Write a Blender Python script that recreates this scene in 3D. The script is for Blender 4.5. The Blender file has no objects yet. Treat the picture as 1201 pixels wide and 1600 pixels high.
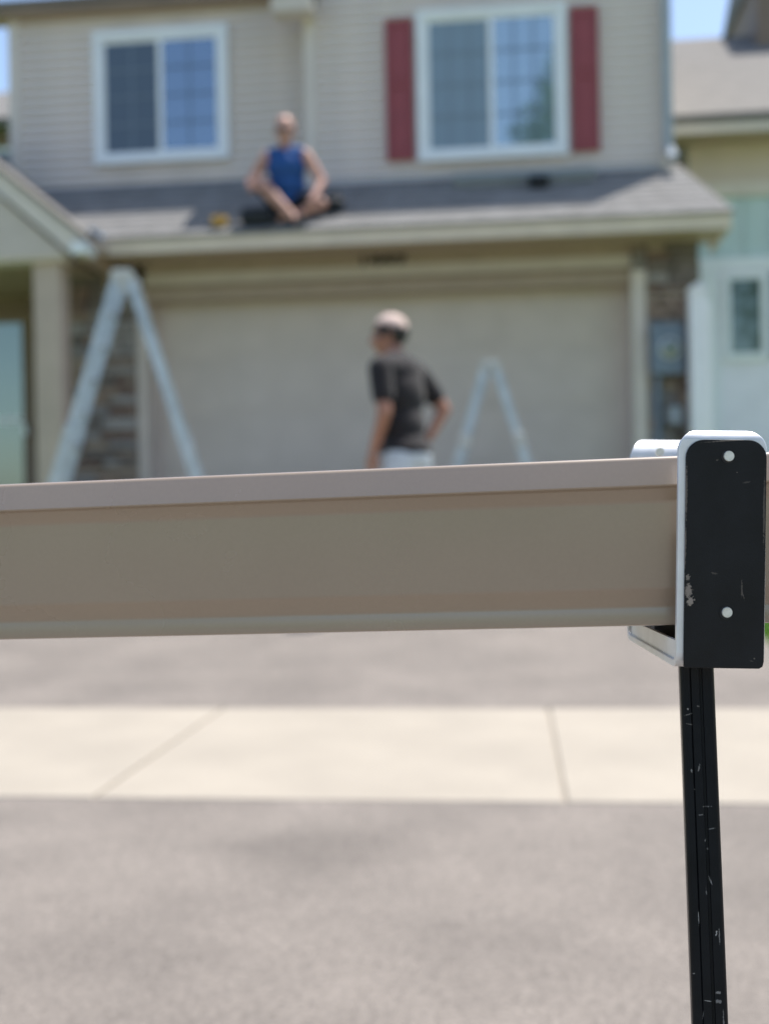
import bpy, bmesh, math, random
from mathutils import Vector, Matrix, Euler
random.seed(7)
R = math.radians
scene = bpy.context.scene
COL = scene.collection

# ------------------------------------------------------------------ camera
TH, ROLL, CAM_H = R(6.3), 0.018, 0.8
cam_d = bpy.data.cameras.new('camera')
cam = bpy.data.objects.new('camera', cam_d); COL.objects.link(cam)
r0 = Vector((math.cos(TH), math.sin(TH), 0)); fw = Vector((-math.sin(TH), math.cos(TH), 0)); zz = Vector((0, 0, 1))
right = r0*math.cos(ROLL) - zz*math.sin(ROLL); up = r0*math.sin(ROLL) + zz*math.cos(ROLL)
cam.matrix_world = Matrix(((right.x, up.x, -fw.x, 0), (right.y, up.y, -fw.y, 0), (right.z, up.z, -fw.z, CAM_H), (0, 0, 0, 1)))
cam_d.sensor_fit = 'VERTICAL'; cam_d.sensor_height = 36; cam_d.sensor_width = 27; cam_d.lens = 40.5
cam_d.clip_start = 0.02; cam_d.clip_end = 2000
cam_d.dof.use_dof = True; cam_d.dof.focus_distance = 0.675; cam_d.dof.aperture_fstop = 4.9
scene.camera = cam

# ------------------------------------------------------------------ sky, sun, exposure
SUN_AZ, SUN_EL = R(48), R(68)          # azimuth from +Y (behind the house) towards +X
world = bpy.data.worlds.new('World'); scene.world = world; world.use_nodes = True
wn = world.node_tree; wn.nodes.clear()
wo = wn.nodes.new('ShaderNodeOutputWorld'); bg = wn.nodes.new('ShaderNodeBackground'); sky = wn.nodes.new('ShaderNodeTexSky')
sky.sky_type = 'NISHITA'; sky.sun_disc = False; sky.sun_elevation = SUN_EL; sky.sun_rotation = SUN_AZ
sky.air_density = 1.0; sky.dust_density = 1.2; sky.ozone_density = 1.0
bg.inputs['Strength'].default_value = 0.13
wn.links.new(sky.outputs[0], bg.inputs[0]); wn.links.new(bg.outputs[0], wo.inputs[0])
sd = bpy.data.lights.new('sun', 'SUN'); sun = bpy.data.objects.new('sun', sd); COL.objects.link(sun)
sd.energy = 4.0; sd.angle = R(0.53); sd.color = (1.0, 0.95, 0.87)
sv = Vector((math.sin(SUN_AZ)*math.cos(SUN_EL), math.cos(SUN_AZ)*math.cos(SUN_EL), math.sin(SUN_EL)))
sun.rotation_euler = sv.to_track_quat('Z', 'Y').to_euler(); sun.location = (5, 5, 20)
scene.view_settings.view_transform = 'Standard'; scene.view_settings.look = 'None'
scene.view_settings.exposure = 0.85; scene.view_settings.gamma = 1.0; scene.view_settings.use_curve_mapping = False

# ------------------------------------------------------------------ materials
MATS = {}
def mat(name, col, rough=0.6, var=0.12, scale=8.0, bump=0.0, bscale=60.0, metal=0.0, coat=0.0, spec=0.5, fine=0.0):
    """base colour broken up by a coarse and a fine noise, optional relief"""
    m = bpy.data.materials.new(name); m.use_nodes = True; nt = m.node_tree; N = nt.nodes; L = nt.links
    b = N['Principled BSDF']; tc = N.new('ShaderNodeTexCoord')
    n = N.new('ShaderNodeTexNoise'); n.inputs['Scale'].default_value = scale; n.inputs['Detail'].default_value = 6
    L.new(tc.outputs['Object'], n.inputs['Vector'])
    mr = N.new('ShaderNodeMapRange'); mr.inputs[1].default_value = 0.3; mr.inputs[2].default_value = 0.7
    mr.inputs[3].default_value = 1-var; mr.inputs[4].default_value = 1+var
    L.new(n.outputs['Fac'], mr.inputs[0]); last = mr.outputs[0]
    if fine:
        n2 = N.new('ShaderNodeTexNoise'); n2.inputs['Scale'].default_value = bscale; n2.inputs['Detail'].default_value = 3
        L.new(tc.outputs['Object'], n2.inputs['Vector'])
        m2 = N.new('ShaderNodeMapRange'); m2.inputs[1].default_value = 0.3; m2.inputs[2].default_value = 0.7
        m2.inputs[3].default_value = 1-fine; m2.inputs[4].default_value = 1+fine
        L.new(n2.outputs['Fac'], m2.inputs[0])
        mu = N.new('ShaderNodeMath'); mu.operation = 'MULTIPLY'; L.new(last, mu.inputs[0]); L.new(m2.outputs[0], mu.inputs[1]); last = mu.outputs[0]
    vm = N.new('ShaderNodeVectorMath'); vm.operation = 'SCALE'; vm.inputs[0].default_value = col[:3]
    L.new(last, vm.inputs['Scale']); L.new(vm.outputs[0], b.inputs['Base Color'])
    rr = N.new('ShaderNodeMapRange'); rr.inputs[3].default_value = max(0.02, rough-0.08); rr.inputs[4].default_value = min(1, rough+0.08)
    L.new(n.outputs['Fac'], rr.inputs[0]); L.new(rr.outputs[0], b.inputs['Roughness'])
    b.inputs['Metallic'].default_value = metal; b.inputs['Coat Weight'].default_value = coat
    b.inputs['Specular IOR Level'].default_value = spec
    if bump:
        nb = N.new('ShaderNodeTexNoise'); nb.inputs['Scale'].default_value = bscale; nb.inputs['Detail'].default_value = 4
        L.new(tc.outputs['Object'], nb.inputs['Vector'])
        bp = N.new('ShaderNodeBump'); bp.inputs['Strength'].default_value = bump; bp.inputs['Distance'].default_value = 0.01
        L.new(nb.outputs['Fac'], bp.inputs['Height']); L.new(bp.outputs[0], b.inputs['Normal'])
    MATS[name] = m
    return m

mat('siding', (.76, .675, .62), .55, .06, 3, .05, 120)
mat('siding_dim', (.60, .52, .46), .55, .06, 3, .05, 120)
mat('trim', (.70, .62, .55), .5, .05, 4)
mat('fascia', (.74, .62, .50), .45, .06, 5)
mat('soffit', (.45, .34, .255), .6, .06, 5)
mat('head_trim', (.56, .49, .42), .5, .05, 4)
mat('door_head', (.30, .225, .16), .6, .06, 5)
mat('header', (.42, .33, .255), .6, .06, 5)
mat('white', (.86, .88, .90), .35, .03, 5)
mat('vinyl_white', (.90, .87, .92), .35, .04, 4)
mat('shutter', (.31, .065, .075), .5, .08, 6)
mat('garage', (.615, .53, .465), .5, .05, 3, .03, 200)
mat('shingle', (.19, .186, .181), .9, .22, 5, .5, 90, fine=.25)
mat('shingle_pale', (.16, .152, .142), .9, .15, 5, .4, 90, fine=.2)
mat('mortar', (.13, .115, .10), .95, .15, 30, .3, 120)
for i, c in enumerate([(.27, .21, .17), (.19, .16, .14), (.34, .25, .19), (.27, .245, .23), (.38, .30, .23), (.22, .15, .12), (.34, .31, .29)]):
    mat('stone%d' % i, c, .9, .25, 14, .5, 45, fine=.15)
mat('aluminium', (.78, .79, .80), .38, .08, 60, .03, 900, metal=.35)
mat('ladder_alu', (.50, .55, .60), .36, .18, 9, .05, 90, metal=.6)
mat('ladder_plastic', (.55, .55, .52), .5, .1, 8)
mat('rubber', (.02, .02, .02), .8, .2, 20)
mat('teal', (.55, .67, .67), .6, .05, 3)
mat('brown_wall', (.24, .175, .125), .7, .1, 3)
mat('beige', (.64, .53, .45), .6, .05, 3)
mat('dark', (.03, .028, .026), .6, .2, 5)
mat('meter', (.20, .25, .31), .45, .1, 10, metal=.2)
mat('number', (.018, .014, .012), .5, .1, 20)
mat('post', (.52, .41, .33), .6, .08, 3)
mat('concrete', (.318, .283, .234), .85, .09, 2.4, .25, 70, fine=.07)
mat('joint', (.29, .256, .212), .95, .1, 20)
mat('grass', (.09, .17, .022), .8, .3, 6)
mat('blade', (.17, .33, .03), .6, .35, 3)
mat('skin', (.50, .275, .215), .5, .08, 14)
mat('skin_tan', (.36, .17, .11), .5, .08, 14)
mat('hair', (.02, .017, .015), .7, .3, 90, .4, 150)
mat('hair_pale', (.58, .46, .42), .7, .1, 60)
mat('shirt_black', (.022, .019, .021), .85, .2, 7, .2, 25, spec=.25)
MATS['shirt_black'].node_tree.nodes['Principled BSDF'].inputs['Sheen Weight'].default_value = .12
mat('cap', (.62, .47, .41), .8, .08, 20, .1, 60)
mat('shirt_blue', (.011, .075, .27), .75, .15, 9, .25, 25)
mat('pants', (.56, .60, .64), .8, .1, 8, .2, 30)
mat('shorts', (.008, .008, .01), .85, .2, 8)
mat('shoe', (.015, .015, .017), .6, .2, 15)
mat('eye', (.6, .58, .55), .15, .05, 30)
mat('yellow', (.52, .33, .07), .5, .12, 20)
mat('blue_plastic', (.28, .42, .62), .35, .1, 12)
mat('bag', (.012, .016, .022), .7, .2, 12)
mat('steel_grey', (.36, .40, .44), .4, .08, 8)
mat('bark', (.09, .065, .045), .9, .3, 12, .5, 30)
mat('rivet', (.72, .72, .66), .35, .12, 300, metal=.35)

def asphalt(name, col, stains):
    m = mat(name, col, .9, .15, 2.6, .5, 160, fine=.16)
    nt = m.node_tree; N = nt.nodes; L = nt.links; b = N['Principled BSDF']
    src = b.inputs['Base Color'].links[0].from_socket
    tc = N.new('ShaderNodeTexCoord'); v = N.new('ShaderNodeTexVoronoi'); v.inputs['Scale'].default_value = 140
    L.new(tc.outputs['Object'], v.inputs['Vector'])
    cr = N.new('ShaderNodeMapRange'); cr.inputs[1].default_value = 0.0; cr.inputs[2].default_value = 1.0; cr.inputs[3].default_value = .72; cr.inputs[4].default_value = 1.35
    L.new(v.outputs['Color'], cr.inputs[0])
    ms = N.new('ShaderNodeVectorMath'); ms.operation = 'SCALE'; L.new(src, ms.inputs[0]); L.new(cr.outputs[0], ms.inputs['Scale'])
    last = ms.outputs[0]
    for (x, y, rx, ry, k) in stains:                      # oil and tyre marks on the paving
        mp = N.new('ShaderNodeMapping'); mp.vector_type = 'TEXTURE'; mp.inputs['Location'].default_value = (x, y, 0); mp.inputs['Scale'].default_value = (rx, ry, 50)
        ns = N.new('ShaderNodeTexNoise'); ns.inputs['Scale'].default_value = 6; L.new(tc.outputs['Object'], ns.inputs['Vector'])
        L.new(tc.outputs['Object'], mp.inputs['Vector'])
        ln = N.new('ShaderNodeVectorMath'); ln.operation = 'LENGTH'; L.new(mp.outputs[0], ln.inputs[0])
        ad = N.new('ShaderNodeMath'); ad.operation = 'MULTIPLY_ADD'; L.new(ns.outputs['Fac'], ad.inputs[0]); ad.inputs[1].default_value = .9; L.new(ln.outputs['Value'], ad.inputs[2])
        mr = N.new('ShaderNodeMapRange'); mr.interpolation_type = 'SMOOTHSTEP'; mr.inputs[1].default_value = .5; mr.inputs[2].default_value = 1.6; mr.inputs[3].default_value = k; mr.inputs[4].default_value = 1
        L.new(ad.outputs[0], mr.inputs[0])
        s2 = N.new('ShaderNodeVectorMath'); s2.operation = 'SCALE'; L.new(last, s2.inputs[0]); L.new(mr.outputs[0], s2.inputs['Scale']); last = s2.outputs[0]
    L.new(last, b.inputs['Base Color'])
    return m
asphalt('asphalt', (.179, .157, .138), [(-.42, 2.72, .33, .30, .80), (-.75, 2.1, .5, .4, .92), (.35, 2.3, .25, .5, .93)])
asphalt('asphalt_drive', (.180, .158, .139), [(-1.2, 5.1, .8, .22, .88), (.3, 5.2, .7, .2, .9), (-2.4, 5.4, .4, .5, .9)])

def glass(name, col, refl=.25, tint=(1, 1, 1), rough=.03):
    """opaque double glazing in front of a dim room: dark body, mirror share on top"""
    m = bpy.data.materials.new(name); m.use_nodes = True; nt = m.node_tree; N = nt.nodes; L = nt.links
    b = N['Principled BSDF']; b.inputs['Base Color'].default_value = (*col, 1); b.inputs['Roughness'].default_value = .4
    g = N.new('ShaderNodeBsdfGlossy'); g.inputs['Color'].default_value = (*tint, 1); g.inputs['Roughness'].default_value = rough
    tc = N.new('ShaderNodeTexCoord'); n = N.new('ShaderNodeTexNoise'); n.inputs['Scale'].default_value = 1.2; L.new(tc.outputs['Object'], n.inputs['Vector'])
    bp = N.new('ShaderNodeBump'); bp.inputs['Strength'].default_value = .06; bp.inputs['Distance'].default_value = .02
    L.new(n.outputs['Fac'], bp.inputs['Height']); L.new(bp.outputs[0], g.inputs['Normal'])
    mx = N.new('ShaderNodeMixShader'); mx.inputs[0].default_value = refl
    L.new(b.outputs[0], mx.inputs[1]); L.new(g.outputs[0], mx.inputs[2]); L.new(mx.outputs[0], N['Material Output'].inputs[0])
    MATS[name] = m
glass('pane', (.045, .075, .14), .31, (.72, .86, 1.0))
glass('pane_pale', (.20, .28, .33), .40, (.85, .95, 1.0))
glass('screen', (.05, .075, .115), .06, (.8, .9, 1), .5)
glass('screen_pale', (.20, .27, .335), .07, (.8, .9, 1), .5)
glass('storm_glass', (.10, .13, .12), .20, (.8, .95, .9))
glass('nbr_glass', (.055, .085, .075), .12, (.8, .95, .9))

def scuffed(name, col, wear_col, rough, marks, dens, spec=.22):
    """black coating with small worn-through scratches; marks = local (x, z, half width, half height)"""
    m = mat(name, col, rough, .25, 40, .06, 900, spec=spec)
    nt = m.node_tree; N = nt.nodes; L = nt.links; b = N['Principled BSDF']
    src = b.inputs['Base Color'].links[0].from_socket
    tc = N.new('ShaderNodeTexCoord'); last = None
    def add(sock):
        nonlocal last
        if last is None: last = sock; return
        mx = N.new('ShaderNodeMath'); mx.operation = 'MAXIMUM'; L.new(last, mx.inputs[0]); L.new(sock, mx.inputs[1]); last = mx.outputs[0]
    jn = N.new('ShaderNodeTexNoise'); jn.inputs['Scale'].default_value = 900; jn.inputs['Detail'].default_value = 5; L.new(tc.outputs['Object'], jn.inputs['Vector'])
    sp = N.new('ShaderNodeTexNoise'); sp.inputs['Scale'].default_value = 260; sp.inputs['Detail'].default_value = 2; L.new(tc.outputs['Object'], sp.inputs['Vector'])
    st = N.new('ShaderNodeMapRange'); st.inputs[1].default_value = dens; st.inputs[2].default_value = dens+.02; L.new(sp.outputs['Fac'], st.inputs[0]); add(st.outputs[0])
    for (x, z, hx, hz, *kk) in marks:
        mp = N.new('ShaderNodeMapping'); mp.vector_type = 'TEXTURE'; mp.inputs['Location'].default_value = (x, 0, z)
        mp.inputs['Scale'].default_value = (hx, 1e3, hz); mp.inputs['Rotation'].default_value = (0, random.uniform(-.35, .35) if hz < .006 else 0, 0)
        L.new(tc.outputs['Object'], mp.inputs['Vector'])
        ln = N.new('ShaderNodeVectorMath'); ln.operation = 'LENGTH'; L.new(mp.outputs[0], ln.inputs[0])
        ad = N.new('ShaderNodeMath'); ad.operation = 'MULTIPLY_ADD'; L.new(jn.outputs['Fac'], ad.inputs[0]); ad.inputs[1].default_value = 1.6; L.new(ln.outputs['Value'], ad.inputs[2])
        mr = N.new('ShaderNodeMapRange'); mr.inputs[1].default_value = 1.25; mr.inputs[2].default_value = 1.5; mr.inputs[3].default_value = kk[0] if kk else random.uniform(.35, .8); mr.inputs[4].default_value = 0
        L.new(ad.outputs[0], mr.inputs[0]); add(mr.outputs[0])
    mc = N.new('ShaderNodeMix'); mc.data_type = 'RGBA'; L.new(last, mc.inputs[0]); L.new(src, mc.inputs[6]); mc.inputs[7].default_value = (*wear_col, 1)
    L.new(mc.outputs[2], b.inputs['Base Color'])
    return m

# ------------------------------------------------------------------ mesh helpers
class MB:
    def __init__(s): s.bm = bmesh.new()
    def box(s, x0, x1, y0, y1, z0, z1, bev=0):
        b = bmesh.new()
        bmesh.ops.create_cube(b, size=1, matrix=Matrix.Translation(((x0+x1)/2, (y0+y1)/2, (z0+z1)/2)) @ Matrix.Diagonal((x1-x0, y1-y0, z1-z0, 1)))
        if bev: bmesh.ops.bevel(b, geom=b.edges[:], offset=bev, segments=2, affect='EDGES', profile=.5)
        s.join(b); return s
    def join(s, b, M=None):
        if M is not None: bmesh.ops.transform(b, matrix=M, verts=b.verts)
        me = bpy.data.meshes.new('tmp'); b.to_mesh(me); b.free(); s.bm.from_mesh(me); bpy.data.meshes.remove(me)
    def poly(s, pts, faces):
        vs = [s.bm.verts.new(p) for p in pts]
        for f in faces: s.bm.faces.new([vs[i] for i in f])
        return s
    def prism(s, prof, axis, a, c):
        """closed profile (u, v) run along an axis: 'x' -> (y, z), 'y' -> (x, z), 'z' -> (x, y)"""
        f = {'x': lambda t, u, v: (t, u, v), 'y': lambda t, u, v: (u, t, v), 'z': lambda t, u, v: (u, v, t)}[axis]
        b = bmesh.new(); n = len(prof)
        A = [b.verts.new(f(a, *p)) for p in prof]; C = [b.verts.new(f(c, *p)) for p in prof]
        for i in range(n): b.faces.new((A[i], A[(i+1) % n], C[(i+1) % n], C[i]))
        b.faces.new(A); b.faces.new(C[::-1]); bmesh.ops.recalc_face_normals(b, faces=b.faces[:])
        s.join(b); return s
    def cyl(s, p, q, r1, r2=None, seg=12):
        p, q = Vector(p), Vector(q); d = q-p; b = bmesh.new()
        bmesh.ops.create_cone(b, cap_ends=True, segments=seg, radius1=r1, radius2=r1 if r2 is None else r2, depth=d.length)
        s.join(b, Matrix.Translation((p+q)/2) @ d.to_track_quat('Z', 'Y').to_matrix().to_4x4()); return s
    def bar(s, p, q, w, h, upv=(0, 1, 0)):
        """rectangular bar from p to q; h measured along upv"""
        p, q = Vector(p), Vector(q); d = (q-p); t = d.normalized(); a = Vector(upv); sd_ = t.cross(a).normalized(); a = sd_.cross(t).normalized()
        b = bmesh.new(); bmesh.ops.create_cube(b, size=1)
        M = Matrix.Translation((p+q)/2) @ Matrix((sd_, a, t)).transposed().to_4x4() @ Matrix.Diagonal((w, h, d.length, 1))
        s.join(b, M); return s
    def ell(s, c, r, rot=None, sub=3):
        b = bmesh.new(); bmesh.ops.create_icosphere(b, subdivisions=sub, radius=1)
        s.join(b, Matrix.Translation(c) @ (rot.to_4x4() if rot is not None else Matrix.Identity(4)) @ Matrix.Diagonal((*r, 1))); return s
    def cap(s, p, q, r1, r2):
        s.cyl(p, q, r1, r2, 16); s.ell(p, (r1, r1, r1), sub=2); s.ell(q, (r2, r2, r2), sub=2); return s
    def mesh(s, name, m=None, smooth=False):
        me = bpy.data.meshes.new(name); s.bm.to_mesh(me); s.bm.free()
        if m: me.materials.append(MATS[m])
        if smooth:
            for p in me.polygons: p.use_smooth = True
        return me
    def build(s, name, m, parent=None, smooth=False):
        return obj(name, s.mesh(name, m, smooth), parent)
def obj(name, me, parent=None, loc=None):
    o = bpy.data.objects.new(name, me); COL.objects.link(o)
    if parent is not None: o.parent = parent
    if loc is not None: o.location = loc
    return o
def thing(name, label, cat, loc=(0, 0, 0), rot=(0, 0, 0), group=None):
    o = bpy.data.objects.new(name, None); COL.objects.link(o); o.location = loc; o.rotation_euler = rot
    o.empty_display_size = .1
    return tag(o, label, cat, group)
def tag(o, label, cat, group=None):
    o['label'] = label; o['category'] = cat
    if group: o['group'] = group
    return o
def struct(o): o['kind'] = 'structure'; return o
B = lambda *a, **k: MB().box(*a, **k)

# ------------------------------------------------------------------ ground, street, sidewalk, driveway
WY0, WY1 = 3.195, 4.69                    # sidewalk strip
SL = .62/6.9
def gz(y): return 0 if y < WY1 else min(.62, (y-WY1)*SL)
ys = [-400, -9.2, -9.0, 2.9, WY1, WY1+6.9, 60, 900]; zs = [-.03, -.03, -.03, -.03, -.03, .59, .59, .59]
g = MB(); pts = []; fc = []
for y, z in zip(ys, zs): pts += [(-600, y, z), (600, y, z)]
for i in range(len(ys)-1): fc.append((2*i, 2*i+1, 2*i+3, 2*i+2))
struct(g.poly(pts, fc).build('ground', 'grass'))
struct(MB().poly([(-60, -9, -.007), (60, -9, -.007), (60, WY0-.001, -.007), (-60, WY0-.001, -.007)], [(0, 1, 2, 3)]).build('street', 'asphalt'))
d = MB(); X0, X1 = -3.85, 1.27
d.poly([(X0, WY1+.001, -.006), (X1, WY1+.001, -.006), (X1, WY1+6.9, .605), (X0, WY1+6.9, .605), (X1, 11.8, .606), (X0, 11.8, .606)], [(0, 1, 2, 3), (3, 2, 4, 5)])
struct(d.build('driveway', 'asphalt_drive'))
walk = struct(MB().poly([(-30, WY0, -.012), (30, WY0, -.012), (30, WY1, -.012), (-30, WY1, -.012)], [(0, 1, 2, 3)]).build('sidewalk', 'joint'))
slab = B(-.664, .664, 0, WY1-WY0, -.07, 0, bev=.005).mesh('slab', 'concrete')
for k in range(-9, 10):
    o = obj('slab', slab, walk, (.132+.67+k*1.34, WY0, random.uniform(-.004, -.001)))
# grass beside the driveway: uncountable blades
gb = bmesh.new()
for i in range(9000):
    x = X1+.02+random.random()**1.4*2.6; y = random.uniform(WY1+.05, 8.5); z = gz(y)-.03; h = random.uniform(.04, .09); a = random.random()*6.28
    dx, dy = math.cos(a)*.006, math.sin(a)*.006; lx, ly = random.uniform(-.03, .03), random.uniform(-.03, .03)
    gb.faces.new([gb.verts.new(p) for p in ((x-dx, y-dy, z), (x+dx, y+dy, z), (x+lx, y+ly, z+h))])
me = bpy.data.meshes.new('lawn_grass'); gb.to_mesh(me); gb.free(); me.materials.append(MATS['blade'])
lg = obj('lawn_grass', me); lg['kind'] = 'stuff'; lg['label'] = 'bright green grass beside the right edge of the driveway'; lg['category'] = 'grass'

# ------------------------------------------------------------------ house
house = thing('house', 'tan two storey house with lap siding, red shutters and a wide garage', 'house', (0, 11.5, .6))
HO = Vector((0, 11.5, .6))
def hp(mb, name, m, parent=None, smooth=False):
    """part of the house, modelled in world metres and re-based on the house empty"""
    off = HO.copy(); bmesh.ops.translate(mb.bm, verts=mb.bm.verts, vec=-off)
    return mb.build(name, m, parent or house, smooth)
EV_Y, EV_Z, PITCH = 10.95, 3.54, .645
def roofz(y): return EV_Z+(y-EV_Y)*PITCH
UL, UR = 12.42, 12.10                    # upper wall planes: recessed bay, projecting bay
XA, XB, XC = -5.50, -2.03, 1.70
WTOP = 6.52
# lower walls
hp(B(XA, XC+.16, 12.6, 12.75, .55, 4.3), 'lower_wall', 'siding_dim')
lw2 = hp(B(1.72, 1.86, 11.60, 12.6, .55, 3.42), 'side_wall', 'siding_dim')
# upper walls and clapboards
def wall(x0, x1, yf, z0, nm, WTOP=WTOP):
    w = hp(B(x0, x1, yf+.014, yf+.16, z0, WTOP), nm, 'siding')
    n = int((WTOP-z0)/.1016)+1
    prof = [(0, 0), (.002, .1016), (.014, .1016), (.014, 0)]   # lap: bottom edge proud
    prof = [(-.036, 0), (-.035, .010), (.004, .1016), (.0138, .1016), (.0138, 0)]
    bd = MB().prism(prof, 'x', x0, x1).mesh('siding_board', 'siding')
    for i in range(n):
        zb = WTOP-(i+1)*.1016
        o = obj('siding_board', bd, w); o.location = (0, yf-HO.y, zb-HO.z)
    return w
wl = wall(XA, XB-.02, UL, 4.25, 'upper_wall', 6.38); wr = wall(XB, XC, UR, 4.15, 'upper_wall')
hp(B(XB, XB+.14, UR+.17, UL+.15, 4.2, WTOP), 'bay_side_wall', 'siding')
hp(B(XC-.14, XC, UR+.17, 16, 3.6, WTOP), 'upper_side_wall', 'siding')
hp(B(XA, XA+.14, UL+.17, 16, 3.6, WTOP), 'upper_side_wall', 'siding')
hp(B(XA, XC, 15.9, 16.05, .6, WTOP), 'rear_wall', 'siding')
for x, y in ((XA-.012, UL-.03), (XB-.075, UR-.03), (XC-.12, UR-.03)):
    hp(B(x, x+.13, y-.012, y+.15, 4.1, 6.375 if x < -4 else WTOP), 'corner_trim', 'trim')
# upper roofs with eaves
def eave(x0, x1, yf, zs_, nm, ridge_y, over=.34, fm='fascia'):
    z1 = zs_+.16; yr = ridge_y; zr = z1+(yr-(yf-over))*.42
    r = MB().prism([(yf-over-.02, z1), (yr, zr), (2*yr-yf+over, z1), (2*yr-yf+over, z1-.04), (yr, zr-.04), (yf-over-.02, z1-.04)], 'x', x0, x1)
    rf = hp(r, 'upper_roof', 'shingle')
    hp(B(x0+.005, x1-.005, yf-over, yf-over+.03, zs_, z1-.05), 'fascia', fm, rf)
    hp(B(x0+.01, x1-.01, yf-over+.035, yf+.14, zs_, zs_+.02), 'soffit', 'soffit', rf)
    return rf
eave(XA-.3, XB-.3, UL, 6.383, 'a', 14.2, .16, 'brown_wall')  # fascia coloured dark brown to stand in for the shaded soffit
eave(XB-.28, XC+.03, UR, WTOP+.003, 'b', 14.2, .06)
# boxed eave return hanging at the bay's left corner
er = hp(B(-2.39, -1.97, 11.78, 12.06, 6.03, 6.19), 'eave_return', 'trim')
hp(MB().prism([(11.74, 6.195), (12.08, 6.36), (12.08, 6.195)], 'x', -2.41, -1.95), 'return_cap', 'shingle', er)
# downspout at right corner
hp(B(XC-.09, XC-.005, UR-.115, UR-.035, 4.42, 6.6, bev=.012), 'downspout', 'steel_grey')
hp(MB().bar((XC-.045, UR-.08, 4.46), (XC-.015, UR-.24, 4.31), .085, .07), 'downspout_elbow', 'meter')

# windows
def window(x0, x1, z0, z1, yf, pane_l, pane_r, cols, rows, lab):
    f = .075
    m = MB()
    m.box(x0, x1, yf-.05, yf+.0, z1-f, z1).box(x0, x1, yf-.055, yf+.0, z0, z0+f)
    m.box(x0, x0+f, yf-.048, yf+.0, z0+f, z1-f).box(x1-f, x1, yf-.048, yf+.0, z0+f, z1-f)
    w = hp(m, 'window', 'white'); w['label'] = lab
    xm = (x0+x1)/2
    for a, c, p, yo in ((x0+f, xm+.03, pane_l, .012), (xm-.03, x1-f, pane_r, .0)):
        s = .055; y = yf-.03+yo
        sm = MB().box(a, c, y, y+.022, z1-f-s, z1-f).box(a, c, y, y+.022, z0+f, z0+f+s)
        sm.box(a, a+s, y+.001, y+.021, z0+f+s, z1-f-s).box(c-s, c, y+.001, y+.021, z0+f+s, z1-f-s)
        hp(sm, 'sash', 'white', w)
        hp(B(a+s, c-s, y+.008, y+.014, z0+f+s, z1-f-s), 'pane', p, w)
        mw = .016
        gm = 'white' if yo == 0 else 'steel_grey'
        for i in range(1, cols):
            x = a+s+(c-a-2*s)*i/cols
            hp(B(x-mw/2, x+mw/2, y+.004, y+.0076, z0+f+s, z1-f-s), 'muntin', 'muntin' if yo == 0 else 'muntin_screened', w)
        for j in range(1, rows):
            z = z0+f+s+(z1-z0-2*f-2*s)*j/rows
            hp(B(a+s, c-s, y+.002, y+.006, z-mw/2, z+mw/2), 'muntin', 'muntin' if yo == 0 else 'muntin_screened', w)
mat('muntin', (.10, .14, .20), .4, .05, 6); mat('muntin_screened', (.20, .25, .31), .5, .05, 6)
window(-4.52, -3.00, 4.70, 6.17, UL-.036, 'screen', 'pane', 2, 4, 'left sliding window with a dark screened half and blue glass')
window(-.905, .645, 4.455, 6.04, UR-.036, 'screen_pale', 'pane_pale', 3, 4, 'sliding window between the red shutters')
for (x0, x1) in ((-1.235, -.945), (.685, .97)):
    z0, z1 = 4.485, 5.965; y = UR-.034
    sh = MB(); s = .045
    sh.box(x0, x1, y-.02, y, z0, z1)
    for (a, b_) in ((z0, z0+.07), ((z0+z1)/2-.035+.06, (z0+z1)/2+.035+.06), (z1-.07, z1)): sh.box(x0, x1, y-.036, y-.0195, a, b_)
    for (a, b_) in ((x0, x0+s), (x1-s, x1)): sh.box(a, b_, y-.0355, y-.0195, z0+.07, z1-.07)
    so = hp(sh, 'shutter', 'shutter')
    zm = (z0+z1)/2+.06
    for (a, b_) in ((z0+.085, zm-.05), (zm+.05, z1-.085)):
        hp(B(x0+s+.015, x1-s-.015, y-.03, y-.0195, a, b_, bev=.005), 'raised_panel', 'shutter', so)

# lower roof: stepped shingle courses over the garage
lr = MB(); RL, RR = -5.48, 2.05
nC = 13; y1_ = 12.7; pts = []; prof = []
for i in range(nC):
    ya = EV_Y-.03+(y1_-EV_Y+.03)*i/nC; yb = EV_Y-.03+(y1_-EV_Y+.03)*(i+1)/nC
    prof += [(ya, roofz(ya)+.016), (yb, roofz(yb)+.006)]
prof += [(y1_, roofz(y1_)-.05), (EV_Y-.03, roofz(EV_Y-.03)-.012)]
b = bmesh.new()
def rx(y): return RR+.03-(max(0, y-EV_Y))*.26
A = [b.verts.new((RL, y, z)) for y, z in prof]; C = [b.verts.new((rx(y), y, z)) for y, z in prof]
for i in range(len(prof)): b.faces.new((A[i], A[(i+1) % len(prof)], C[(i+1) % len(prof)], C[i]))
b.faces.new(A); b.faces.new(C[::-1]); bmesh.ops.recalc_face_normals(b, faces=b.faces[:]); lr.join(b)
lroof = hp(lr, 'lower_roof', 'shingle')
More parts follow.
